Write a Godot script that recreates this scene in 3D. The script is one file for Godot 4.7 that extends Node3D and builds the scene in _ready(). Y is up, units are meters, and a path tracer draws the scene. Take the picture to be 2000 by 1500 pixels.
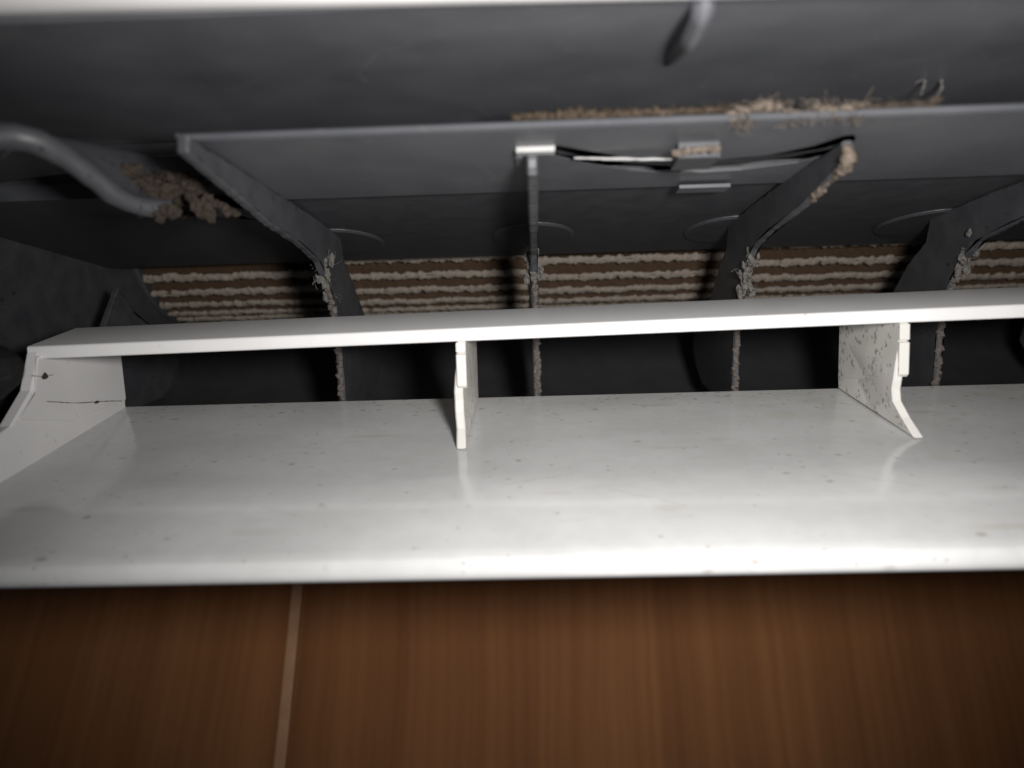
extends Node3D
# A close view into the air outlet of a wall air conditioner, lit by a small white lamp held beside the camera.
# Lengths are metres. Parts of the air conditioner are measured in the frame of its air duct: x along the unit, -z into the duct, y across it.

const TILT := 32.0                      # the duct slopes down towards the room by this angle
const EYE := Vector3(0, 2.0, 0.36)        # the wall is the plane z = 0
const BASE := Vector3(0.07, -0.12, -0.345) # where the unit meets the wall, in the duct frame
const FAN_Y := 0.0275
const FAN_Z := -0.305
const FAN_R := 0.042

var org := Vector3.ZERO
var taken := {}
var noise := FastNoiseLite.new()
var M := {}
var frame := Transform3D()

# ---------- helpers ----------
func numbered(n: String) -> String:
	var k: int = taken.get(n, 0)
	taken[n] = k + 1
	return n if k == 0 else "%s_%03d" % [n, k]

func mb() -> SurfaceTool:
	var st := SurfaceTool.new()
	st.begin(Mesh.PRIMITIVE_TRIANGLES)
	return st

func part(st: SurfaceTool, called: String, mat: Material, parent: Node3D) -> MeshInstance3D:
	var o := MeshInstance3D.new()
	o.name = called
	o.mesh = st.commit()
	o.material_override = mat
	parent.add_child(o, true)
	return o

func tag(o: Node3D, label := "", category := "", group := "", kind := "") -> void:
	if label: o.set_meta("label", label)
	if category: o.set_meta("category", category)
	if group: o.set_meta("group", group)
	if kind: o.set_meta("kind", kind)

func v(st: SurfaceTool, p: Vector3, n: Vector3, uv: Vector2) -> void:
	st.set_normal(n)
	st.set_uv(uv)
	st.add_vertex(p - org)

# one triangle, turned so that its front looks along hint; ns gives smooth normals
func tri(st: SurfaceTool, p: Array, hint: Vector3, ns := [], uvs := []) -> void:
	var n: Vector3 = (p[2] - p[0]).cross(p[1] - p[0])
	if n.length_squared() < 1e-20: return
	n = n.normalized()
	var ids := [0, 1, 2]
	if n.dot(hint) < 0:
		n = -n
		ids = [0, 2, 1]
	for i in ids:
		v(st, p[i], ns[i] if ns.size() else n, uvs[i] if uvs.size() else Vector2.ZERO)

func quad(st: SurfaceTool, a: Vector3, b: Vector3, c: Vector3, d: Vector3, hint: Vector3, ns := [], uvs := []) -> void:
	var n4 := ns.size() == 4
	var u4 := uvs.size() == 4
	tri(st, [a, b, c], hint, [ns[0], ns[1], ns[2]] if n4 else [], [uvs[0], uvs[1], uvs[2]] if u4 else [])
	tri(st, [a, c, d], hint, [ns[0], ns[2], ns[3]] if n4 else [], [uvs[0], uvs[2], uvs[3]] if u4 else [])

func rounded(pts: Array, r: float, steps := 4) -> Array:
	var out := []
	for i in pts.size():
		var p: Vector2 = pts[i]
		var a: Vector2 = pts[(i + pts.size() - 1) % pts.size()]
		var b: Vector2 = pts[(i + 1) % pts.size()]
		var rr := minf(r, 0.45 * minf(p.distance_to(a), p.distance_to(b)))
		var s := p + (a - p).normalized() * rr
		var e := p + (b - p).normalized() * rr
		for k in steps + 1:
			var t := float(k) / steps
			out.append(s.lerp(p, t).lerp(p.lerp(e, t), t))
	return out

# a closed outline of (z, y) points swept along x; tilt is the rise per metre of x; bow lifts the middle
func sweep(st: SurfaceTool, outline: Array, x0: float, x1: float, segs := 1, tilt := 0.0, bow := 0.0) -> void:
	var m := outline.size()
	var area := 0.0
	for i in m:
		var a: Vector2 = outline[i]
		var b: Vector2 = outline[(i + 1) % m]
		area += a.x * b.y - b.x * a.y
	var sgn := 1.0 if area > 0 else -1.0
	var fn := []
	var along := [0.0]
	for i in m:
		var e: Vector2 = outline[(i + 1) % m] - outline[i]
		fn.append(Vector3(0, -e.x * sgn, e.y * sgn).normalized())
		along.append(along[i] + e.length())
	for k in segs:
		var xa := lerpf(x0, x1, float(k) / segs)
		var xb := lerpf(x0, x1, float(k + 1) / segs)
		var ya := xa * tilt + bow * (1.0 - pow(2.0 * k / segs - 1.0, 2))
		var yb := xb * tilt + bow * (1.0 - pow(2.0 * (k + 1) / segs - 1.0, 2))
		for i in m:
			var j := (i + 1) % m
			var a: Vector2 = outline[i]
			var b: Vector2 = outline[j]
			var n: Vector3 = fn[i]
			var na: Vector3 = (n + fn[(i + m - 1) % m]).normalized() if n.dot(fn[(i + m - 1) % m]) > 0.6 else n
			var nb: Vector3 = (n + fn[j]).normalized() if n.dot(fn[j]) > 0.6 else n
			quad(st, Vector3(xa, a.y + ya, a.x), Vector3(xb, a.y + yb, a.x), Vector3(xb, b.y + yb, b.x), Vector3(xa, b.y + ya, b.x), n, [na, na, nb, nb],
				[Vector2(xa, along[i]), Vector2(xb, along[i]), Vector2(xb, along[i + 1]), Vector2(xa, along[i + 1])])
	var ids := Geometry2D.triangulate_polygon(PackedVector2Array(outline))
	for e in [[x0, -1.0], [x1, 1.0]]:
		for i in range(0, ids.size(), 3):
			var p := []
			for q in 3:
				var o: Vector2 = outline[ids[i + q]]
				p.append(Vector3(e[0], o.y + e[0] * tilt, o.x))
			tri(st, p, Vector3(e[1], 0, 0))

# a plate with the outline (z, y), thickness t around x, and chamfered rims; bend moves points sideways
func plate(st: SurfaceTool, outline: Array, x: float, t: float, b: float, bend = null) -> void:
	var m := outline.size()
	var area := 0.0
	for i in m:
		var a: Vector2 = outline[i]
		var c: Vector2 = outline[(i + 1) % m]
		area += a.x * c.y - c.x * a.y
	var sgn := 1.0 if area > 0 else -1.0
	var outn := []
	for i in m:
		var e1: Vector2 = (outline[i] - outline[(i + m - 1) % m]).normalized()
		var e2: Vector2 = (outline[(i + 1) % m] - outline[i]).normalized()
		var e := (e1 + e2).normalized()
		outn.append(Vector2(e.y, -e.x) * sgn)
	var rings := []
	for r in [[-t / 2, b], [-t / 2 + b, 0.0], [t / 2 - b, 0.0], [t / 2, b]]:
		var ring := []
		for i in m:
			var q: Vector2 = outline[i] - outn[i] * r[1]
			var p := Vector3(x + r[0], q.y, q.x)
			ring.append(bend.call(p) if bend != null else p)
		rings.append(ring)
	for k in 3:
		for i in m:
			var j := (i + 1) % m
			var o2: Vector2 = outn[i] + outn[j]
			var hint := Vector3([-0.5, 0.0, 0.5][k], o2.y, o2.x)
			quad(st, rings[k][i], rings[k][j], rings[k + 1][j], rings[k + 1][i], hint)
	var inset := PackedVector2Array()
	for i in m: inset.append(outline[i] - outn[i] * b)
	var ids := Geometry2D.triangulate_polygon(inset)
	for e in [[0, -1.0], [3, 1.0]]:
		for i in range(0, ids.size(), 3):
			var p := []
			var u := []
			for q in 3:
				p.append(rings[e[0]][ids[i + q]])
				u.append(Vector2((inset[ids[i + q]].x + 0.22) / 0.07, (inset[ids[i + q]].y + 0.06) / 0.07))
			tri(st, p, Vector3(e[1], 0, 0), [], u)

func smooth_path(pts: Array, n: int) -> Array:
	var c := Curve3D.new()
	c.bake_interval = 0.0005
	for i in pts.size():
		var a: Vector3 = pts[maxi(i - 1, 0)]
		var b: Vector3 = pts[mini(i + 1, pts.size() - 1)]
		c.add_point(pts[i], -(b - a) / 6.0, (b - a) / 6.0)
	var out := []
	for i in n + 1: out.append(c.sample_baked(c.get_baked_length() * i / n, true))
	return out

# a tube through pts; radius(i / n) in metres; rough shakes the skin, flat squeezes it along up
func tube(st: SurfaceTool, pts: Array, radius: Callable, sides := 8, rough := 0.0, grain := 900.0, flat := 1.0, up := Vector3.UP, shift := 0.0) -> void:
	var rings := []
	var n := pts.size() - 1
	for i in n + 1:
		var d: Vector3 = (pts[mini(i + 1, n)] - pts[maxi(i - 1, 0)]).normalized()
		var s := d.cross(up)
		s = s.normalized() if s.length() > 0.05 else d.cross(Vector3.RIGHT).normalized()
		var w := s.cross(d).normalized()
		var r: float = radius.call(float(i) / n)
		var ring := []
		for k in sides:
			var a := TAU * k / sides
			var q: Vector3 = s * cos(a) + w * sin(a) * flat
			var g := 1.0
			if rough > 0.0:
				var p: Vector3 = pts[i] + q * r + Vector3(shift, shift * 0.7, 0)
				g = 1.0 + rough * (noise.get_noise_3dv(p * grain) * 1.3 + 0.8 * noise.get_noise_3dv(p * grain * 3.3))
			ring.append(pts[i] + q * r * maxf(g, 0.15))
		rings.append(ring)
	var nr := []
	for i in n + 1:
		var row := []
		for k in sides:
			var du: Vector3 = rings[mini(i + 1, n)][k] - rings[maxi(i - 1, 0)][k]
			var dv: Vector3 = rings[i][(k + 1) % sides] - rings[i][(k + sides - 1) % sides]
			var q := du.cross(dv).normalized()
			if q.dot(rings[i][k] - pts[i]) < 0: q = -q
			row.append(q)
		nr.append(row)
	for i in n:
		for k in sides:
			var j := (k + 1) % sides
			quad(st, rings[i][k], rings[i + 1][k], rings[i + 1][j], rings[i][j], nr[i][k] + nr[i + 1][j], [nr[i][k], nr[i + 1][k], nr[i + 1][j], nr[i][j]])
	for e in [0, n]:
		for k in sides:
			tri(st, [pts[e], rings[e][k], rings[e][(k + 1) % sides]], pts[e] - pts[1 if e == 0 else n - 1])

func lump(st: SurfaceTool, c: Vector3, size: Vector3, rough := 0.6, grain := 500.0, nu := 12, nv := 8) -> void:
	var g := []
	for i in nv + 1:
		var row := []
		for k in nu:
			var a := TAU * k / nu
			var b := PI * i / nv
			var d := Vector3(sin(b) * cos(a), cos(b), sin(b) * sin(a))
			var f := 1.0 + rough * (noise.get_noise_3dv((c + d * size) * grain) * 1.2 + 0.7 * noise.get_noise_3dv((c + d * size) * grain * 2.7))
			row.append(c + d * size * maxf(f, 0.2))
		g.append(row)
	for i in nv:
		for k in nu:
			var j := (k + 1) % nu
			quad(st, g[i][k], g[i + 1][k], g[i + 1][j], g[i][j], g[i][k] + g[i + 1][j] - 2.0 * c)

func hairs(st: SurfaceTool, rng: RandomNumberGenerator, from: Array, count: int, reach: float, thick := 0.00008) -> void:
	for i in count:
		var p: Vector3 = from[rng.randi() % from.size()]
		var d := Vector3(rng.randf_range(-1, 1), rng.randf_range(-1, 0.6), rng.randf_range(-0.4, 1)).normalized() * reach * rng.randf_range(0.4, 1.0)
		var e := Vector3(rng.randf_range(-1, 1), rng.randf_range(-1, 1), rng.randf_range(-1, 1)) * reach * 0.35
		tube(st, smooth_path([p, p + d * 0.5 + e, p + d], 6), func(_t): return thick, 3)

# ---------- materials ----------
func plain(color: Color, rough: float, spec := 0.5) -> StandardMaterial3D:
	var m := StandardMaterial3D.new()
	m.albedo_color = color
	m.roughness = rough
	m.metallic_specular = spec
	return m

func lin(r: float, g: float, b: float) -> Color:
	return Color(r, g, b).linear_to_srgb()

func tex(im: Image) -> ImageTexture:
	im.generate_mipmaps()
	return ImageTexture.create_from_image(im)

func spot(im: Image, x: float, y: float, rx: float, ry: float, c: Color, strength: float, seed_at: float) -> void:
	var w := im.get_width()
	var h := im.get_height()
	for j in range(maxi(0, int(y - ry * 1.6)), mini(h, int(y + ry * 1.6) + 2)):
		for i in range(maxi(0, int(x - rx * 1.6)), mini(w, int(x + rx * 1.6) + 2)):
			var d := Vector2((i - x) / rx, (j - y) / ry).length() + 0.55 * noise.get_noise_3d(i * 9.0, j * 9.0, seed_at)
			var a := clampf((1.0 - d) * 2.2, 0, 1) * strength
			if a > 0: im.set_pixel(i, j, im.get_pixel(i, j).lerp(c, a))

func mottled(size: int, seed_at: int, freq: float, a: Color, b: Color, specks := 0, speck := Color.WHITE) -> Image:
	var n := FastNoiseLite.new()
	n.seed = seed_at
	n.frequency = freq
	n.fractal_octaves = 5
	var g := n.get_seamless_image(size, size)
	var im := Image.create(size, size, false, Image.FORMAT_RGB8)
	for j in size:
		for i in size: im.set_pixel(i, j, a.lerp(b, g.get_pixel(i, j).r))
	var rng := RandomNumberGenerator.new()
	rng.seed = seed_at
	for k in specks:
		spot(im, rng.randf() * size, rng.randf() * size, rng.randf_range(0.8, 2.2), rng.randf_range(0.8, 2.2), speck, rng.randf_range(0.15, 0.7), k * 3.7)
	return im

func gray_bump(freq: float, seed_at: int) -> ImageTexture:
	var n := FastNoiseLite.new()
	n.seed = seed_at
	n.frequency = freq
	n.fractal_octaves = 4
	return tex(n.get_seamless_image(512, 512))

func tri_map(m: StandardMaterial3D, t: Texture2D, per_metre: float, bump: Texture2D = null, relief := 0.0) -> StandardMaterial3D:
	m.albedo_texture = t
	m.uv1_triplanar = true
	m.uv1_scale = Vector3.ONE * per_metre
	if bump:
		m.heightmap_enabled = true
		m.heightmap_texture = bump
		m.heightmap_scale = relief
	return m

func make_materials() -> void:
	noise.seed = 7
	noise.frequency = 1.0
	noise.fractal_octaves = 2
	var dk := mottled(512, 11, 0.012, lin(0.070, 0.073, 0.082), lin(0.102, 0.104, 0.112), 240, lin(0.2, 0.18, 0.16))
	var rs := RandomNumberGenerator.new()
	rs.seed = 61
	for k in 26:
		var at := Vector2(rs.randf() * 512, rs.randf() * 512)
		var dir := Vector2.from_angle(rs.randf() * TAU)
		var al := rs.randf_range(0.06, 0.35)
		for q in rs.randi_range(12, 60):
			at += dir
			dir = dir.rotated(rs.randf_range(-0.06, 0.06))
			spot(dk, at.x, at.y, rs.randf_range(0.7, 1.6), 1.0, lin(0.2, 0.19, 0.18), al, k * 3.0)
	for k in 40:
		spot(dk, rs.randf() * 512, rs.randf() * 512, rs.randf_range(3, 14), rs.randf_range(2, 7), lin(0.13, 0.12, 0.11) if k % 2 else lin(0.05, 0.05, 0.052), rs.randf_range(0.1, 0.4), k * 9.0)
	var dark_tex := tex(dk)
	M.dark = tri_map(plain(Color.WHITE, 0.42), dark_tex, 8.0)
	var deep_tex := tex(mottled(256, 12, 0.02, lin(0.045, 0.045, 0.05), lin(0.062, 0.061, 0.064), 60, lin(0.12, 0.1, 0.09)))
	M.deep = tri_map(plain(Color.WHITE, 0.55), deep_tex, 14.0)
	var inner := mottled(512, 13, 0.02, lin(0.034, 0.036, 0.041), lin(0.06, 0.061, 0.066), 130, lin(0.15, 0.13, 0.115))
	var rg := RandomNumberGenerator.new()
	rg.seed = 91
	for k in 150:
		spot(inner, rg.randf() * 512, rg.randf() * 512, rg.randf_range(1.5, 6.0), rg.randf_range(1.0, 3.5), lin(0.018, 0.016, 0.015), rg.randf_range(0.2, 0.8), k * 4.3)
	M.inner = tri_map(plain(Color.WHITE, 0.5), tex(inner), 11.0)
	M.black = plain(lin(0.012, 0.012, 0.013), 0.75, 0.3)
	M.pale = tri_map(plain(lin(0.6, 0.6, 0.6), 0.6), dark_tex, 11.0)
	M.pale.albedo_texture = tex(mottled(128, 14, 0.05, lin(0.45, 0.45, 0.44), lin(0.62, 0.61, 0.6)))
	var dust_tex := tex(mottled(256, 21, 0.05, lin(0.175, 0.15, 0.125), lin(0.29, 0.255, 0.215), 500, lin(0.13, 0.085, 0.055)))
	M.dust = tri_map(plain(Color.WHITE, 1.0, 0.1), dust_tex, 40.0)
	var brown_tex := tex(mottled(256, 22, 0.04, lin(0.042, 0.026, 0.016), lin(0.075, 0.049, 0.033), 300, lin(0.14, 0.09, 0.06)))
	M.brown = tri_map(plain(Color.WHITE, 0.95, 0.15), brown_tex, 40.0)
	var lint_tex := tex(mottled(256, 23, 0.05, lin(0.075, 0.06, 0.048), lin(0.19, 0.158, 0.13), 300, lin(0.11, 0.08, 0.06)))
	M.lint = tri_map(plain(Color.WHITE, 1.0, 0.1), lint_tex, 60.0)
	var smear_tex := tex(mottled(256, 24, 0.05, lin(0.035, 0.026, 0.019), lin(0.085, 0.065, 0.05), 260, lin(0.14, 0.105, 0.08)))
	M.smear = tri_map(plain(Color.WHITE, 1.0, 0.1), smear_tex, 60.0)
	M.grime = tri_map(plain(Color.WHITE, 1.0, 0.1), tex(mottled(256, 26, 0.05, lin(0.022, 0.018, 0.015), lin(0.06, 0.048, 0.039), 300, lin(0.1, 0.075, 0.06))), 60.0)
	M.felt = tri_map(plain(Color.WHITE, 1.0, 0.1), tex(mottled(256, 25, 0.05, lin(0.07, 0.062, 0.058), lin(0.15, 0.128, 0.115), 300, lin(0.2, 0.13, 0.1))), 60.0)
	M.gray_lint = tri_map(plain(Color.WHITE, 1.0, 0.1), tex(mottled(256, 27, 0.05, lin(0.055, 0.054, 0.051), lin(0.175, 0.165, 0.15), 300, lin(0.2, 0.16, 0.13))), 60.0)
	M.white = tri_map(plain(Color.WHITE, 0.33), tex(mottled(512, 31, 0.01, lin(0.62, 0.61, 0.605), lin(0.68, 0.67, 0.665), 60, lin(0.4, 0.37, 0.33))), 9.0)
	M.bar = tri_map(plain(Color.WHITE, 0.4), tex(mottled(512, 32, 0.01, lin(0.68, 0.675, 0.67), lin(0.74, 0.735, 0.73), 60, lin(0.3, 0.26, 0.22))), 9.0)
	# the tray: yellowed plastic with mould specks
	var rng := RandomNumberGenerator.new()
	rng.seed = 5
	var im := Image.create(2048, 512, false, Image.FORMAT_RGB8)
	var n := FastNoiseLite.new()
	n.frequency = 0.006
	n.fractal_octaves = 5
	for j in 512:
		for i in 2048:
			im.set_pixel(i, j, lin(0.525, 0.525, 0.52).lerp(lin(0.60, 0.60, 0.597), clampf(0.5 + n.get_noise_2d(i, j * 1.6) + 0.35 * n.get_noise_2d(i * 9.0, j * 9.0 + 700), 0, 1)))
	for k in 1100:
		var x := rng.randf() * 2048
		var y := rng.randf() * 330
		var r := rng.randf_range(0.6, 1.5) if rng.randf() < 0.9 else rng.randf_range(1.5, 2.8)
		spot(im, x, y, r * rng.randf_range(0.8, 2.0), r, lin(0.2, 0.17, 0.14), rng.randf_range(0.1, 0.5), k * 2.3)
	for k in 60:
		spot(im, rng.randf() * 2048, rng.randf() * 300, rng.randf_range(8, 26), rng.randf_range(2, 5), lin(0.42, 0.39, 0.34), rng.randf_range(0.1, 0.35), k * 5.1)
	for k in 90:
		var x := rng.randf() * 2048
		var y := rng.randf() * 340
		var len := rng.randf_range(10, 60)
		var sl := rng.randf_range(-0.6, 0.6)
		var al := rng.randf_range(0.08, 0.3)
		for q in int(len):
			spot(im, x + q, y + q * sl + 2.0 * noise.get_noise_2d(q * 0.05, k), 0.8, 0.8, lin(0.3, 0.28, 0.25) if k % 3 else lin(0.78, 0.78, 0.76), al, k)
	for k in 500:
		var r := rng.randf_range(0.6, 1.7)
		spot(im, rng.randf() * 2048, absf(rng.randfn(0, 26)), r * rng.randf_range(0.8, 2.4), r, lin(0.16, 0.14, 0.11), rng.randf_range(0.15, 0.6), k * 3.1)
	for k in 160:
		spot(im, rng.randf_range(1000, 1900), absf(rng.randfn(0, 60)), rng.randf_range(6, 22), rng.randf_range(4, 12), lin(0.5, 0.49, 0.41), rng.randf_range(0.1, 0.35), k * 5.9)
	M.tray = plain(Color.WHITE, 0.14)
	M.tray.albedo_texture = tex(im)
	M.tray.uv1_scale = Vector3(1.0 / 0.56, 1.0 / 0.14, 1)
	M.tray.uv1_offset = Vector3(0.4, 0, 0)
	# the posts: the same plastic with mould spots
	var ip := Image.create(512, 512, false, Image.FORMAT_RGB8)
	for j in 512:
		for i in 512:
			ip.set_pixel(i, j, lin(0.6, 0.585, 0.545).lerp(lin(0.68, 0.665, 0.63), clampf(0.5 + n.get_noise_2d(i * 2.0 + 900, j * 2.0), 0, 1)))
	for k in 170:
		var cx := rng.randf_range(100, 410)
		var cy := rng.randf_range(150, 350)
		for q in rng.randi_range(1, 4):
			var r := rng.randf_range(1.0, 3.2)
			spot(ip, cx + rng.randf_range(-7, 7), cy + rng.randf_range(-10, 10), r, r * rng.randf_range(0.8, 2.0), lin(0.11, 0.1, 0.085), rng.randf_range(0.15, 0.75), k * 7.7 + q)
	M.post = plain(Color.WHITE, 0.35)
	M.post.albedo_texture = tex(ip)
	# wood veneer with upright grain
	var iw := Image.create(1024, 1024, false, Image.FORMAT_RGB8)
	var a := FastNoiseLite.new()
	a.seed = 4
	a.frequency = 0.012
	a.fractal_octaves = 5
	for j in 1024:
		for i in 1024:
			var wob := 14.0 * a.get_noise_2d(i * 0.1, j * 0.25)
			var g := 0.5 + 0.34 * a.get_noise_2d((i + wob) * 2.0, j * 0.12) + 0.3 * a.get_noise_2d((i + wob) * 8.0, j * 0.3 + 500) + 0.35 * a.get_noise_2d(i * 0.3, j * 0.3 + 900)
			iw.set_pixel(i, j, lin(0.24, 0.095, 0.035).lerp(lin(0.43, 0.19, 0.074), clampf(g, 0, 1)))
	M.wood = plain(Color.WHITE, 0.7, 0.3)
	M.wood.albedo_texture = tex(iw)
	M.wood.uv1_scale = Vector3(1.7, 0.7, 1)
	M.wood.uv1_offset = Vector3(0.43, 0.15, 0)
	M.edge = tri_map(plain(lin(0.9, 0.9, 0.9), 0.5), tex(mottled(256, 41, 0.02, lin(0.55, 0.29, 0.15), lin(0.72, 0.42, 0.24))), 12.0)

func _ready() -> void:
	# ---------- camera, air, light ----------
	var cam := Camera3D.new()
	cam.name = "camera"
	var ca := CameraAttributesPhysical.new()
	ca.frustum_focal_length = 24.0
	ca.frustum_focus_distance = 0.2
	ca.exposure_aperture = 11.0
	cam.attributes = ca
	add_child(cam)
	cam.transform = Transform3D(Basis(Vector3(0.99920, -0.01172, -0.03831), Vector3(0.02628, 0.91358, 0.40581), Vector3(0.03024, -0.40649, 0.91315)), EYE)
	cam.fov = 53.13
	cam.near = 0.005
	cam.far = 20.0
	cam.current = true
	var we := WorldEnvironment.new()
	we.name = "environment"
	var env := Environment.new()
	env.background_mode = Environment.BG_COLOR
	env.background_color = Color(0.11, 0.12, 0.15)
	env.tonemap_mode = Environment.TONE_MAPPER_LINEAR
	env.tonemap_exposure = 1.0
	env.sdfgi_enabled = true
	env.ssao_enabled = true
	env.ssil_enabled = true
	we.environment = env
	add_child(we)
	frame = Transform3D(Basis.from_euler(Vector3(deg_to_rad(TILT), 0, 0)), EYE)
	var flash := SpotLight3D.new()
	flash.name = "flash_light"
	flash.transform = frame * Transform3D(Basis.from_euler(Vector3(deg_to_rad(2), deg_to_rad(4), 0)), Vector3(0.03, 0.008, 0.0))
	flash.light_color = Color(1.0, 0.99, 0.98)
	flash.light_energy = 0.053
	flash.light_size = 0.004
	flash.spot_angle = 55.0
	flash.spot_angle_attenuation = 1.0
	flash.spot_range = 10.0
	flash.spot_attenuation = 2.0
	flash.shadow_enabled = true
	add_child(flash)
	make_materials()
	build_wall()
	build_unit()
	build_dust()

# ---------- the wall ----------
func build_wall() -> void:
	var w := Node3D.new()
	w.name = "wood_wall"
	add_child(w)
	w.position = Vector3(0, 1.5, 0)
	tag(w, "brown wood veneer wall with an upright joint strip below the air conditioner", "wall", "", "structure")
	org = Vector3.ZERO
	for s in [[-0.9, -0.1155], [-0.1105, 0.9]]:
		var st := mb()
		wall_panel(st, s[0], s[1])
		part(st, "wood_panel", M.wood, w)
	var e := mb()
	box(e, Vector3(-0.113, 0.5, -0.0052), Vector3(0.0049, 1.4, 0.01))
	part(e, "joint_strip", M.edge, w)

func wall_panel(st: SurfaceTool, x0: float, x1: float) -> void:
	var b := 0.0006
	var o := [Vector2(x0, -0.02), Vector2(x0, -b), Vector2(x0 + b, 0), Vector2(x1 - b, 0), Vector2(x1, -b), Vector2(x1, -0.02)]
	for i in 5:
		var d: Vector2 = o[i + 1] - o[i]
		quad(st, Vector3(o[i].x, -0.2, o[i].y), Vector3(o[i + 1].x, -0.2, o[i + 1].y), Vector3(o[i + 1].x, 1.2, o[i + 1].y), Vector3(o[i].x, 1.2, o[i].y), Vector3(-d.y, 0, d.x), [],
			[Vector2(o[i].x, -0.2), Vector2(o[i + 1].x, -0.2), Vector2(o[i + 1].x, 1.2), Vector2(o[i].x, 1.2)])

func box(st: SurfaceTool, c: Vector3, s: Vector3, b := 0.0003) -> void:
	var hz := s.z / 2
	var hy := s.y / 2
	plate(st, [Vector2(c.z - hz, c.y - hy), Vector2(c.z + hz, c.y - hy), Vector2(c.z + hz, c.y + hy), Vector2(c.z - hz, c.y + hy)], c.x, s.x, b)

# ---------- the air conditioner ----------
func v2(p: Vector3) -> Vector2:
	return Vector2(p.z, p.y)

func build_unit() -> void:
	var ac := Node3D.new()
	ac.name = "air_conditioner"
	add_child(ac)
	ac.transform = frame * Transform3D(Basis(), BASE)
	tag(ac, "dusty wall air conditioner seen into its open outlet, white lip and bar before grey louvres", "air conditioner")
	org = BASE
	var L := -0.19
	var R := 0.30
	# tray and lip, one moulding
	var st := mb()
	var lip := [Vector2(-0.204, -0.0322), Vector2(-0.185, -0.0349), Vector2(-0.168, -0.0373), Vector2(-0.15500, -0.03910), Vector2(-0.15200, -0.03943), Vector2(-0.14900, -0.03983), Vector2(-0.14600, -0.04030), Vector2(-0.14300, -0.04083), Vector2(-0.14000, -0.04143), Vector2(-0.13700, -0.04209), Vector2(-0.13400, -0.04282), Vector2(-0.13100, -0.04361), Vector2(-0.12800, -0.04447), Vector2(-0.12500, -0.04540), Vector2(-0.1228, -0.0462),
		Vector2(-0.1222, -0.0467), Vector2(-0.1217, -0.0485), Vector2(-0.1219, -0.0495), Vector2(-0.1226, -0.0502), Vector2(-0.124, -0.0505)]
	var under := [Vector2(-0.140, -0.0470), Vector2(-0.150, -0.0432), Vector2(-0.2035, -0.0345)]
	sweep(st, lip + under, L, R, 1, 0.0)
	part(st, "outlet_tray", M.tray, ac)
	# casing: underside, back, top and front panel
	st = mb()
	sweep(st, [Vector2(-0.1242, -0.0508), Vector2(-0.141, -0.0482), Vector2(-0.352, -0.1187), Vector2(-0.358, -0.1187)] , L, R)
	part(st, "casing_underside", M.white, ac)
	st = mb()
	sweep(st, rounded([Vector2(-0.095, 0.0322), Vector2(-0.099, 0.0324), Vector2(-0.103, 0.045), Vector2(-0.20, 0.21), Vector2(-0.196, 0.213), Vector2(-0.09, 0.037)], 0.002), L, R, 1, -0.016)
	part(st, "front_panel", M.white, ac)
	st = mb()
	sweep(st, [Vector2(-0.2, 0.214), Vector2(-0.37, 0.09), Vector2(-0.36, -0.12), Vector2(-0.364, -0.12), Vector2(-0.374, 0.092), Vector2(-0.2, 0.217)], L, R)
	part(st, "back_casing", M.white, ac)
	for x in [L - 0.002, R + 0.002]:
		st = mb()
		plate(st, [Vector2(-0.122, -0.047), Vector2(-0.092, 0.035), Vector2(-0.2, 0.216), Vector2(-0.372, 0.09), Vector2(-0.36, -0.12)], x, 0.003, 0.0006)
		part(st, "end_panel", M.white, ac)
	# scroll: the dark back of the duct
	st = mb()
	var outer := [Vector2(-0.2045, -0.0348), Vector2(-0.225, -0.041), Vector2(-0.25, -0.045), Vector2(-0.28, -0.042), Vector2(-0.31, -0.031), Vector2(-0.335, -0.012), Vector2(-0.352, 0.02), Vector2(-0.357, 0.05), Vector2(-0.35, 0.085), Vector2(-0.33, 0.11), Vector2(-0.3, 0.125), Vector2(-0.26, 0.12), Vector2(-0.238, 0.1), Vector2(-0.236, 0.03), Vector2(-0.252, 0.0095)]
	var ring := outer.duplicate()
	for i in range(outer.size() - 1, -1, -1):
		var c := Vector2(-0.295, 0.04)
		ring.append(outer[i] + (outer[i] - c).normalized() * 0.002)
	sweep(st, ring, L + 0.03, R - 0.01)
	part(st, "scroll_housing", M.deep, ac)
	for x in [-0.1405, 0.2815]:
		st = mb()
		plate(st, [Vector2(-0.1, -0.03), Vector2(-0.1, 0.036), Vector2(-0.24, 0.125), Vector2(-0.33, 0.12), Vector2(-0.36, 0.04), Vector2(-0.33, -0.03), Vector2(-0.25, -0.047), Vector2(-0.205, -0.036)], x, 0.002, 0.0003)
		part(st, "duct_side_wall", M.inner, ac)
	build_ceiling(ac, L + 0.005, R - 0.005)
	build_fan(ac)
	build_louvres(ac)
	build_bar(ac)

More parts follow.
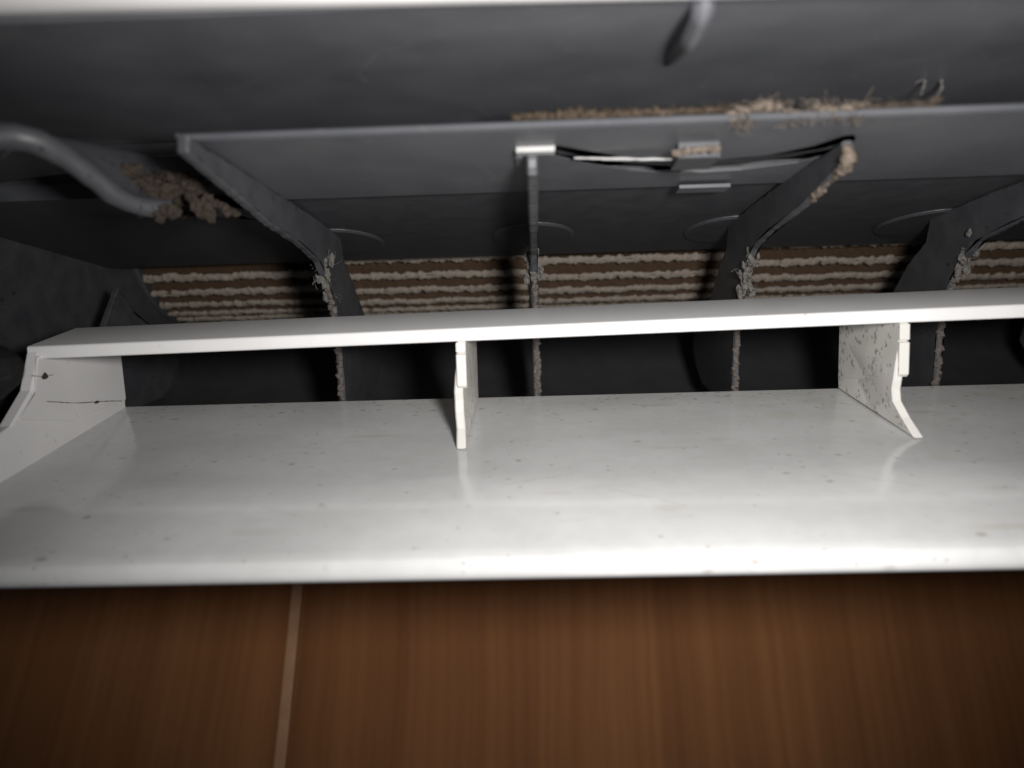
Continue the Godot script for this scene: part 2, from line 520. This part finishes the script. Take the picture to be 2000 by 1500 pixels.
func build_ceiling(ac: Node3D, L: float, R: float) -> void:
	var LEFT := -0.0562
	# the front underside, deep behind the ridge
	var st := mb()
	sweep(st, [Vector2(-0.0992, 0.0330), Vector2(-0.115, 0.0329), Vector2(-0.135, 0.0318), Vector2(-0.150, 0.0307), Vector2(-0.1645, 0.0300), Vector2(-0.1645, 0.0350), Vector2(-0.0992, 0.0348)], L, R)
	part(st, "front_underside", M.dark, ac)
	# the ridge
	st = mb()
	sweep(st, [Vector2(-0.1253, 0.0230), Vector2(-0.1250, 0.0233), Vector2(-0.1251, 0.0237), Vector2(-0.1255, 0.0240), Vector2(-0.1263, 0.0243), Vector2(-0.139, 0.0262), Vector2(-0.1635, 0.0297), Vector2(-0.216, 0.0330), Vector2(-0.216, 0.0324), Vector2(-0.1635, 0.0290), Vector2(-0.139, 0.0255), Vector2(-0.1275, 0.0238), Vector2(-0.1275, 0.0229)], LEFT, R)
	sweep(st, [Vector2(-0.2161, 0.0324), Vector2(-0.2175, 0.0324), Vector2(-0.2175, 0.0145), Vector2(-0.2161, 0.0148)], LEFT, R)
	part(st, "duct_ridge", M.dark, ac)
	# left of the ridge the ceiling stays high and dark
	st = mb()
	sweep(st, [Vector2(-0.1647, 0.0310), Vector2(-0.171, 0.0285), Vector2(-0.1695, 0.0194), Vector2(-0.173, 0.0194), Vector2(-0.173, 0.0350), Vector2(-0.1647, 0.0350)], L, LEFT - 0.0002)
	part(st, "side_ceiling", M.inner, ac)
	# the outer duct ceiling with its curved slot
	var A := Vector3(0, 0.0231, -0.1252)
	var d := Vector3(0, -0.0053, -0.043).normalized()
	var n := Vector3(0, -d.z, d.y)
	if n.y > 0: n = -n
	var slot := PackedVector2Array([Vector2(0.0041, 0.0118), Vector2(0.0048, 0.0104), Vector2(0.0105, 0.0144), Vector2(0.0183, 0.0199), Vector2(0.0262, 0.023), Vector2(0.0348, 0.0234), Vector2(0.0436, 0.0211), Vector2(0.0501, 0.0162), Vector2(0.0533, 0.0107), Vector2(0.0547, 0.0103), Vector2(0.0558, 0.0121), Vector2(0.0565, 0.0148), Vector2(0.0566, 0.0214), Vector2(0.0512, 0.0273), Vector2(0.0417, 0.0316), Vector2(0.03, 0.0327), Vector2(0.0194, 0.029), Vector2(0.0101, 0.0227), Vector2(0.0047, 0.0172), Vector2(0.004, 0.0149)])
	st = mb()
	var mid := slot[4].x
	for half in [[LEFT, mid], [mid, R]]:
		var rect := PackedVector2Array([Vector2(half[0], 0), Vector2(half[1], 0), Vector2(half[1], 0.0433), Vector2(half[0], 0.0433)])
		for poly in Geometry2D.clip_polygons(rect, slot):
			var ids := Geometry2D.triangulate_polygon(poly)
			for i in range(0, ids.size(), 3):
				var p := []
				for q in 3: p.append(A + Vector3(poly[ids[i + q]].x, 0, 0) + d * poly[ids[i + q]].y)
				tri(st, p, n)
	var up := -n * 0.0003
	var fl := mb()
	var ctr := A + Vector3(0.02, 0, 0) + d * 0.016
	for i in slot.size():
		var a := A + Vector3(slot[i].x, 0, 0) + d * slot[i].y
		var q := slot[(i + 1) % slot.size()]
		var b := A + Vector3(q.x, 0, 0) + d * q.y
		quad(fl, a, b, b + up, a + up, ctr - a)
	part(fl, "slot_rim", M.inner, ac)
	var bow := mb()
	var top := [Vector2(0.0053, 0.0166), Vector2(0.0117, 0.0191), Vector2(0.0184, 0.021), Vector2(0.0262, 0.023), Vector2(0.0351, 0.0245), Vector2(0.0444, 0.0239), Vector2(0.0519, 0.0212), Vector2(0.0563, 0.0173)]
	var low := [Vector2(0.0046, 0.0175), Vector2(0.0103, 0.023), Vector2(0.0194, 0.029), Vector2(0.03, 0.0327), Vector2(0.0417, 0.0316), Vector2(0.0508, 0.0276), Vector2(0.0564, 0.0217), Vector2(0.0573, 0.0177)]
	for i in 7:
		var q := []
		for e in [top[i], top[i + 1], low[i + 1], low[i]]: q.append(A + Vector3(e.x, 0, 0) + d * (e.y - 0.0002) - n * (0.0002 if q.size() < 2 else 0.0013))
		quad(bow, q[0], q[1], q[2], q[3], n)
	part(bow, "slot_blade", M.inner, ac)
	# its rear rim and step
	quad(st, A + Vector3(LEFT, 0, 0) + d * 0.0433, A + Vector3(R, 0, 0) + d * 0.0433, A + Vector3(R, 0, 0) + d * 0.0433 - n * 0.0016, A + Vector3(LEFT, 0, 0) + d * 0.0433 - n * 0.0016, d)
	quad(st, A + Vector3(LEFT, 0, 0), A + Vector3(LEFT, 0, 0) + d * 0.0433, A + Vector3(LEFT, 0, 0) + d * 0.0433 - n * 0.0012, A + Vector3(LEFT, 0, 0) - n * 0.0012, Vector3.LEFT)
	part(st, "duct_ceiling", M.dark, ac)
	# the inner ceiling, a step higher
	st = mb()
	sweep(st, [Vector2(-0.1675, 0.0193), Vector2(-0.252, 0.0066), Vector2(-0.2525, 0.0095), Vector2(-0.1675, 0.0225)], L, R)
	part(st, "inner_ceiling", M.inner, ac)
	# clip block in the middle of the slot
	st = mb()
	tilted_box(st, A + d * 0.0155 + n * 0.0006, Vector3(1, 0, 0), d, n, Vector3(Vector2(0.0291, 0.0193).x, 0, 0), Vector3(0.0070, 0.0080, 0.0040))
	part(st, "slot_clip", M.inner, ac)
	st = mb()
	var rail := smooth_path([Vector3(0.008, 0.0205, -0.1415), Vector3(0.0133, 0.0202, -0.1415), Vector3(0.0197, 0.0199, -0.1415), Vector3(0.0253, 0.0197, -0.1415)], 16)
	tube(st, rail, func(t): return 0.0002 + 0.0001 * sin(t * PI), 6, 0.4, 500.0)
	part(st, "slot_rail", M.pale, ac)
	# little raised pads
	st = mb()
	tilted_box(st, A + n * 0.0004, Vector3(1, 0, 0), d, n, Vector3(Vector2(0.0011, 0.0117).x, 0, 0) + d * Vector2(0.0011, 0.0117).y, Vector3(0.0066, 0.0022, 0.0010))
	part(st, "mounting_tab", M.pale, ac)
	st = mb()
	tilted_box(st, A - n * 0.0001, Vector3(1, 0, 0), d, n, Vector3(Vector2(-0.0008, 0.0259).x, 0, 0) + d * Vector2(-0.0008, 0.0259).y, Vector3(0.0032, 0.021, 0.0012))
	part(st, "mounting_pad", M.dark, ac)
	st = mb()
	tilted_box(st, Vector3(0.0362, 0.017, -0.1665), Vector3(1, 0, 0), d, n, Vector3.ZERO, Vector3(0.0105, 0.0045, 0.0007))
	part(st, "mounting_pad", M.dark, ac)
	# the peg on the front underside
	st = mb()
	plate(st, rounded([Vector2(-0.0998, 0.0338), Vector2(-0.102, 0.0308), Vector2(-0.110, 0.0296), Vector2(-0.1265, 0.0318), Vector2(-0.128, 0.0338)], 0.002), 0.0222, 0.0026, 0.0009)
	part(st, "guide_peg", M.dark, ac)

func tilted_box(st: SurfaceTool, at: Vector3, ax: Vector3, ay: Vector3, az: Vector3, off: Vector3, s: Vector3) -> void:
	var c := at + off
	var g := []
	for k in 8:
		g.append(c + ax * (s.x / 2 * (1 if k & 1 else -1)) + ay * (s.y / 2 * (1 if k & 2 else -1)) + az * (s.z / 2 * (1 if k & 4 else -1)))
	for f in [[0, 1, 3, 2], [4, 5, 7, 6], [0, 1, 5, 4], [2, 3, 7, 6], [0, 2, 6, 4], [1, 3, 7, 5]]:
		quad(st, g[f[0]], g[f[1]], g[f[2]], g[f[3]], (g[f[0]] + g[f[2]]) / 2 - c)

func build_fan(ac: Node3D) -> void:
	org = Vector3.ZERO
	var len := 0.0697
	var gap := 0.0014
	# one blade, radial along z, with its curve; then four crusts of dust for it
	var st := mb()
	var fwd := [Vector2(0.0418, 0.0), Vector2(0.0395, 0.0006), Vector2(0.037, 0.0018), Vector2(0.0345, 0.0036), Vector2(0.032, 0.0062)]
	var back := []
	for i in range(4, -1, -1): back.append(fwd[i] + Vector2(0.0002, 0.0009))
	sweep(st, fwd + back, -len / 2 + gap, len / 2 - gap, 1)
	var blade: ArrayMesh = st.commit()
	var crusts := []
	for k in 4:
		var c := mb()
		var line := []
		for i in 121:
			var x := lerpf(-len / 2 + gap + 0.0003, len / 2 - gap - 0.0003, i / 120.0)
			line.append(Vector3(x, 0.0004 + 0.0007 * noise.get_noise_2d(x * 130.0, k * 50.0), 0.0414))
		tube(c, line, func(t): return 0.0009 * (1.0 + 0.3 * noise.get_noise_2d(t * 14.0, k * 9.0 + 3.0)), 12, 0.42, 330.0, 1.65, Vector3.UP, k * 0.31)
		crusts.append(c.commit())
	var phase := [0.7, 0.0, 0.4, 0.9, 0.3, 0.6]
	for s in 6:
		var xc := (s - 1.5) * len
		for b in 36:
			var o := MeshInstance3D.new()
			o.name = "fan_blade"
			o.mesh = blade
			o.material_override = M.brown
			ac.add_child(o, true)
			o.transform = Transform3D(Basis.from_euler(Vector3(deg_to_rad(10.0 * (b + phase[s])), 0, 0)), Vector3(xc, FAN_Y, FAN_Z) - BASE)
			var c := MeshInstance3D.new()
			c.name = "dust_crust"
			c.mesh = crusts[(b * 7 + s * 3) % 4]
			c.material_override = M.dust
			o.add_child(c, true)
	for s in 7:
		var st2 := mb()
		var circ := []
		for i in 48: circ.append(Vector2(cos(TAU * i / 48), sin(TAU * i / 48)) * 0.0424)
		plate(st2, circ, 0.0, 0.0022, 0.0005)
		var o := part(st2, "fan_disc", M.deep, ac)
		o.position = Vector3((s - 2) * len, FAN_Y, FAN_Z) - BASE
	org = BASE

func ragged(outline: Array, amount: float, seed_at: float) -> Array:
	var out := []
	for i in outline.size():
		var a: Vector2 = outline[i]
		var b: Vector2 = outline[(i + 1) % outline.size()]
		var n := maxi(1, int(a.distance_to(b) / 0.0011))
		var side := (b - a).normalized().orthogonal()
		for q in n:
			var p := a.lerp(b, float(q) / n)
			out.append(p + side * amount * (noise.get_noise_3d(p.x * 420.0, p.y * 420.0, seed_at) + 0.7 * noise.get_noise_3d(p.x * 1300.0, p.y * 1300.0, seed_at)))
	return out

func build_louvres(ac: Node3D) -> void:
	var rng := RandomNumberGenerator.new()
	rng.seed = 77
	for k in range(-2, 5):
		var x := 0.0005 + 0.0541 * k
		if k == -2: x = -0.1235
		var tip := 0.0 if k != -1 else 0.016     # this louvre reaches further out
		var o := [Vector2(-0.1375 + tip, 0.0212 + tip * 0.12), Vector2(-0.1372 + tip, 0.0172 + tip * 0.2), Vector2(-0.158, 0.0118), Vector2(-0.178, 0.0085), Vector2(-0.192, 0.0048), Vector2(-0.198, 0.0005), Vector2(-0.2025, -0.004), Vector2(-0.206, -0.0095), Vector2(-0.2085, -0.02), Vector2(-0.209, -0.0335),
			Vector2(-0.230, -0.0370), Vector2(-0.246, -0.0365), Vector2(-0.255, -0.032), Vector2(-0.2605, -0.0265), Vector2(-0.259, -0.021), Vector2(-0.249, -0.015), Vector2(-0.2345, -0.008), Vector2(-0.226, 0.0), Vector2(-0.2165, 0.006), Vector2(-0.2145, 0.0122), Vector2(-0.19, 0.0158), Vector2(-0.166, 0.0185)]
		var st := mb()
		if k == -2: o = o.slice(8, 18)
		plate(st, ragged(o, 0.00022, k * 5.3), x, 0.0020, 0.0004)
		var lv := part(st, "louvre", M.inner, ac)
		if k == -2: continue
		# round pivot on the ceiling
		st = mb()
		var c := Vector3(x, 0.0128, -0.221)
		var d := Vector3(0, -0.0127, -0.0845).normalized()
		var n := Vector3(0, d.z, -d.y)
		if n.y > 0: n = -n
		for i in 32:
			var a := TAU * i / 32
			var b := TAU * (i + 1) / 32
			var pa := Vector3(cos(a), 0, 0) * 0.0115 + d * sin(a) * 0.0165
			var pb := Vector3(cos(b), 0, 0) * 0.0115 + d * sin(b) * 0.0165
			var ha := n * 0.0022
			tri(st, [c + ha, c + ha + pa * 0.95, c + ha + pb * 0.95], n)
			quad(st, c + ha + pa * 0.95, c + ha + pb * 0.95, c + ha * 0.8 + pb, c + ha * 0.8 + pa, n + pa.normalized())
			quad(st, c + ha * 0.8 + pa, c + ha * 0.8 + pb, c - ha + pb, c - ha + pa, pa)
		part(st, "pivot_disc", M.inner, lv)
		if k == -2: continue
		# dust along its front edge: a thin skin above, a ragged fringe at the hinge and below
		st = mb()
		var edge := []
		for q in range(5, 10): edge.append(Vector3(x, o[q].y, o[q].x - 0.0001))
		var fringe := smooth_path(edge, 170)
		for q in fringe.size(): fringe[q] += Vector3(0.0006 * noise.get_noise_2d(q * 0.13, k * 7.0) + 0.0003 * noise.get_noise_2d(q * 0.5, k * 7.0), 0, 0)
		tube(st, fringe, func(t): return 0.00075 * (0.95 + 0.5 * noise.get_noise_2d(t * 22.0, k * 30.0)), 10, 0.6, 420.0, 1.0, Vector3.RIGHT, k * 0.4)
		hairs(st, rng, fringe, 60, 0.0014, 0.00006)
		part(st, "dust_fringe", M.felt, lv)
		if k == 1:
			st = mb()
			tube(st, smooth_path([Vector3(x, 0.0200, -0.1378), Vector3(x, 0.0176, -0.1374), Vector3(x, 0.0150, -0.1475), Vector3(x, 0.0132, -0.1535)], 50), func(t): return 0.0011 * (0.9 - 0.3 * t + 0.25 * sin(t * 9.0)), 9, 0.5, 800.0, 1.0, Vector3.RIGHT)
			part(st, "dust_patch", M.lint, lv)
		st = mb()
		var at := Vector3(x, [0.001, 0.0035, -0.001, 0.002, 0.0, 0.003][k + 1], -0.199)
		var seeds := []
		for q in [18, 34, 26, 20, 20, 16][k + 1]:
			var p := at + Vector3(rng.randfn(0.0, 0.0009), rng.randf_range(-0.005, 0.005), rng.randfn(0.0, 0.0012))
			p.z += (p.y - at.y) * 0.6 + 0.0008
			seeds.append(p)
			lump(st, p, Vector3(0.0007, 0.0013, 0.0007) * rng.randf_range(0.4, 1.3), 0.5, 600.0, 12, 8)
		hairs(st, rng, seeds, 24, 0.0035, 0.00007)
		hairs(st, rng, seeds, 8, 0.0025, 0.00016)
		part(st, "hinge_dust", M.gray_lint, lv)

func build_bar(ac: Node3D) -> void:
	# the bar: a flat blade across the outlet
	var st := mb()
	sweep(st, rounded([Vector2(-0.17, -0.0109), Vector2(-0.17, -0.0139), Vector2(-0.190, -0.0112), Vector2(-0.190, -0.0079)], 0.0006), -0.1145, 0.281, 8, 0.014, 0.0)
	part(st, "outlet_bar", M.bar, ac)
	var xs := [-0.0163, 0.0812, 0.1787]
	for i in xs.size():
		st = mb()
		var x: float = xs[i]
		var y := x * 0.014
		var flare: float = [0.0008, 0.0028, 0.003][i]
		var lean := func(p: Vector3) -> Vector3:
			var near := clampf((p.z + 0.205) / 0.04, 0, 1)
			p.x += near * (flare * smoothstep(-0.029, -0.037, p.y) - 0.0012 * smoothstep(-0.016, -0.026, p.y))
			return p
		plate(st, [Vector2(-0.1708, -0.0138 + y), Vector2(-0.1706, -0.018), Vector2(-0.1705, -0.022), Vector2(-0.1705, -0.0255), Vector2(-0.171, -0.0275), Vector2(-0.1706, -0.030), Vector2(-0.169, -0.0335), Vector2(-0.1655, -0.0374), Vector2(-0.185, -0.0345), Vector2(-0.2036, -0.0321), Vector2(-0.204, -0.0265), Vector2(-0.2038, -0.018), Vector2(-0.2035, -0.0116 + y)], x, 0.0020, 0.0003, lean)
		var post := part(st, "bar_post", M.post, ac)
		st = mb()
		plate(st, [Vector2(-0.1701, -0.0141 + y), Vector2(-0.1699, -0.0164), Vector2(-0.1709, -0.0167), Vector2(-0.1699, -0.0170), Vector2(-0.1697, -0.0240), Vector2(-0.1704, -0.0246), Vector2(-0.2034, -0.0297), Vector2(-0.2036, -0.0122 + y)], x - 0.0001, 0.0022, 0.0002)
		part(st, "post_pad", M.post, post)
	# the left cheek that closes the outlet
	st = mb()
	plate(st, [Vector2(-0.17, -0.0138), Vector2(-0.166, -0.022), Vector2(-0.158, -0.0285), Vector2(-0.14, -0.0335), Vector2(-0.126, -0.0395), Vector2(-0.1265, -0.0460), Vector2(-0.140, -0.0422), Vector2(-0.155, -0.0396), Vector2(-0.17, -0.0376), Vector2(-0.204, -0.0325), Vector2(-0.2046, -0.026), Vector2(-0.204, -0.0118)], -0.1134, 0.003, 0.0004)
	var cheek := part(st, "outlet_cheek", M.white, ac)
	st = mb()
	plate(st, rounded([Vector2(-0.1690, -0.0146), Vector2(-0.1665, -0.0225), Vector2(-0.160, -0.0275), Vector2(-0.178, -0.0312), Vector2(-0.2038, -0.0302), Vector2(-0.2034, -0.0126)], 0.0006), -0.1118, 0.0006, 0.0001)
	part(st, "cheek_pad", M.white, cheek)
	st = mb()
	var crack := smooth_path([Vector3(-0.1113, -0.0251, -0.17), Vector3(-0.1113, -0.0273, -0.1811), Vector3(-0.1113, -0.0287, -0.192), Vector3(-0.1113, -0.0301, -0.2012)], 60)
	tube(st, crack, func(t): return 0.00007 * (1.0 + 0.9 * noise.get_noise_1d(t * 30.0)), 6, 0.6, 2000.0)
	lump(st, Vector3(-0.1113, -0.0285, -0.1897), Vector3(0.0002, 0.0003, 0.0010), 0.5, 1500.0)
	lump(st, Vector3(-0.1113, -0.0194, -0.1703), Vector3(0.0003, 0.0006, 0.0010), 0.6, 1500.0)
	tube(st, smooth_path([Vector3(-0.1113, -0.0186, -0.1657), Vector3(-0.1113, -0.0193, -0.1697), Vector3(-0.1113, -0.0194, -0.1733)], 20), func(_t): return 0.00006, 6)
	part(st, "crack_dirt", M.smear, cheek)
	# black motor boss in front of the cheek
	st = mb()
	lump(st, Vector3(-0.1185, -0.0150, -0.141), Vector3(0.0222, 0.0078, 0.010), 0.05, 60.0, 28, 18)
	part(st, "motor_boss", M.black, ac)
	# the curved guide at the upper left: a thin wall with a rounded rim
	st = mb()
	var rim := smooth_path([Vector3(-0.1394, 0.0214, -0.125), Vector3(-0.1101, 0.0225, -0.118), Vector3(-0.09, 0.0234, -0.115), Vector3(-0.0827, 0.0238, -0.12), Vector3(-0.078, 0.0233, -0.1225), Vector3(-0.0753, 0.0213, -0.127), Vector3(-0.0732, 0.0184, -0.131), Vector3(-0.0714, 0.0157, -0.1345), Vector3(-0.0693, 0.0144, -0.138), Vector3(-0.0662, 0.0141, -0.142)], 60)
	tube(st, rim, func(t): return 0.0029 - 0.0012 * t, 18, 0.1, 170.0)
	var rg := RandomNumberGenerator.new()
	rg.seed = 8
	hairs(st, rg, rim, 50, 0.004, 0.00007)
	for i in 60:
		var a: Vector3 = rim[i]
		var b: Vector3 = rim[i + 1]
		for w in [-0.0012, 0.0012]:
			var o := Vector3(0.0006, w, 0)
			quad(st, a + o, b + o, b + o + Vector3(0.003, 0.002, -0.045), a + o + Vector3(0.003, 0.002, -0.045), Vector3(0, w, 0.0))
	part(st, "curved_guide", M.inner, ac)

# ---------- loose dust ----------
func loose(called: String, mat: Material, label: String, at: Vector3, make: Callable) -> void:
	org = at
	var st := mb()
	make.call(st)
	var o := part(st, called, mat, self)
	o.name = numbered(called)
	o.transform = frame * Transform3D(Basis(), at)
	tag(o, label, "dust", "dust clumps on the air conditioner")

func build_dust() -> void:
	var rng := RandomNumberGenerator.new()
	rng.seed = 19
	loose("dust_clump", M.lint, "pale stringy dust clump on the right half of the duct ridge", Vector3(0.0425, 0.0239, -0.1265), func(st):
		var seeds := []
		for k in 70:
			var t := rng.randf()
			var p: Vector3 = Vector3(0.0316, 0.0233, -0.1262).lerp(Vector3(0.0526, 0.0242, -0.1262), t) + Vector3(0, rng.randf_range(-0.0006, 0.0008) + 0.0012 * exp(-pow((t - 0.25) * 6.0, 2)), rng.randf_range(-0.0015, 0.0008))
			seeds.append(p)
			lump(st, p, Vector3(0.0011, 0.0005, 0.0006) * rng.randf_range(0.3, 1.1), 0.6, 700.0, 12, 8)
		hairs(st, rng, seeds, 220, 0.003, 0.00006)
		hairs(st, rng, seeds, 40, 0.003, 0.00011))
	loose("dust_clump", M.grime, "brown smear of dust at the right end of the duct ridge", Vector3(0.0585, 0.0245, -0.1262), func(st):
		var seeds := []
		for k in 60:
			var p: Vector3 = Vector3(0.0504, 0.024, -0.1264).lerp(Vector3(0.0641, 0.0246, -0.1264), rng.randf()) + Vector3(0, rng.randf_range(-0.0006, 0.0006), rng.randf_range(-0.001, 0.0005))
			seeds.append(p)
			lump(st, p, Vector3(0.0012, 0.0006, 0.0006) * rng.randf_range(0.4, 1.2), 0.5, 700.0, 12, 8)
		hairs(st, rng, seeds, 30, 0.002))
	loose("dust_clump", M.smear, "thin grey mat of dust along the middle of the duct ridge", Vector3(0.0153, 0.0249, -0.1275), func(st):
		var line := smooth_path([Vector3(-0.0026, 0.0249, -0.128), Vector3(0.0064, 0.0249, -0.128), Vector3(0.0154, 0.0248, -0.128), Vector3(0.0244, 0.0249, -0.128), Vector3(0.0337, 0.025, -0.128)], 240)
		for q in line.size(): line[q] += Vector3(0, 0.0003, 0)
		tube(st, line, func(t): return 0.0009 * (0.35 + 0.65 * sin(PI * pow(t, 0.6))) * (1.0 + 0.5 * noise.get_noise_2d(t * 30.0, 3.0)), 12, 0.75, 600.0, 0.85)
		hairs(st, rng, line, 320, 0.0016, 0.00006)
		hairs(st, rng, line, 24, 0.0022, 0.00012))
	loose("dust_wisp", M.gray_lint, "grey wisps of lint hanging at the upper right above the ridge", Vector3(0.0687, 0.0301, -0.14), func(st):
		for q in [[Vector3(0.0679, 0.0314, -0.142), Vector3(0.0683, 0.0311, -0.14), Vector3(0.0669, 0.0284, -0.138)], [Vector3(0.0721, 0.0323, -0.142), Vector3(0.0712, 0.0296, -0.14), Vector3(0.0691, 0.0277, -0.138)], [Vector3(0.0666, 0.0321, -0.142), Vector3(0.0683, 0.0318, -0.141), Vector3(0.0691, 0.0317, -0.14)]]:
			tube(st, smooth_path(q, 20), func(t): return 0.0003 * (1.0 - 0.5 * t), 6, 0.7, 1500.0)
		lump(st, Vector3(0.0611, 0.0334, -0.142), Vector3(0.0009, 0.0009, 0.0006), 0.5, 900.0, 14, 10))
	loose("dust_clump", M.grime, "brown dust lump on the end of the curved guide at the left", Vector3(-0.0648, 0.0184, -0.142), func(st):
		var seeds := []
		for k in 60:
			var p: Vector3 = Vector3(-0.0728, 0.0175, -0.14).lerp(Vector3(-0.0626, 0.0175, -0.15), rng.randf()) + Vector3(0, rng.randf_range(-0.002, 0.0035), rng.randf_range(-0.004, 0.002))
			seeds.append(p)
			lump(st, p, Vector3(0.0022, 0.0014, 0.0015) * rng.randf_range(0.3, 1.1), 0.4, 500.0, 14, 10)
		hairs(st, rng, seeds, 200, 0.004, 0.00008))
	loose("dust_clump", M.grime, "row of brown dust tufts hanging under the brown dust lump at the left", Vector3(-0.0614, 0.0137, -0.142), func(st):
		for q in [[Vector3(-0.0682, 0.0148, -0.139), Vector3(-0.0662, 0.0122, -0.139)], [Vector3(-0.0659, 0.0138, -0.139), Vector3(-0.0635, 0.0126, -0.139)], [Vector3(-0.0613, 0.0159, -0.141), Vector3(-0.0594, 0.0125, -0.141)], [Vector3(-0.0598, 0.0154, -0.143), Vector3(-0.0589, 0.0124, -0.143)], [Vector3(-0.061, 0.0164, -0.146), Vector3(-0.0555, 0.0131, -0.146)]]:
			var seeds := []
			for k in 9:
				var p: Vector3 = q[0].lerp(q[1], k / 8.0) + Vector3(rng.randf_range(-0.0004, 0.0004), rng.randf_range(-0.0004, 0.0004), 0)
				seeds.append(p)
				lump(st, p, Vector3(0.0009, 0.0008, 0.0008) * rng.randf_range(0.7, 1.2), 0.5, 900.0)
			hairs(st, rng, seeds, 4, 0.0025, 0.00006))
	loose("dust_clump", M.lint, "small pinkish dust patch on top of the slot clip", Vector3(0.0282, 0.0196, -0.134), func(st):
		for k in 34:
			var p: Vector3 = Vector3(0.0246, 0.0198, -0.1348).lerp(Vector3(0.032, 0.0202, -0.1348), rng.randf()) + Vector3(0, rng.randf_range(-0.0004, 0.0004), 0)
			lump(st, p, Vector3(0.0006, 0.0004, 0.0005) * rng.randf_range(0.4, 1.2), 0.5, 900.0, 14, 10))
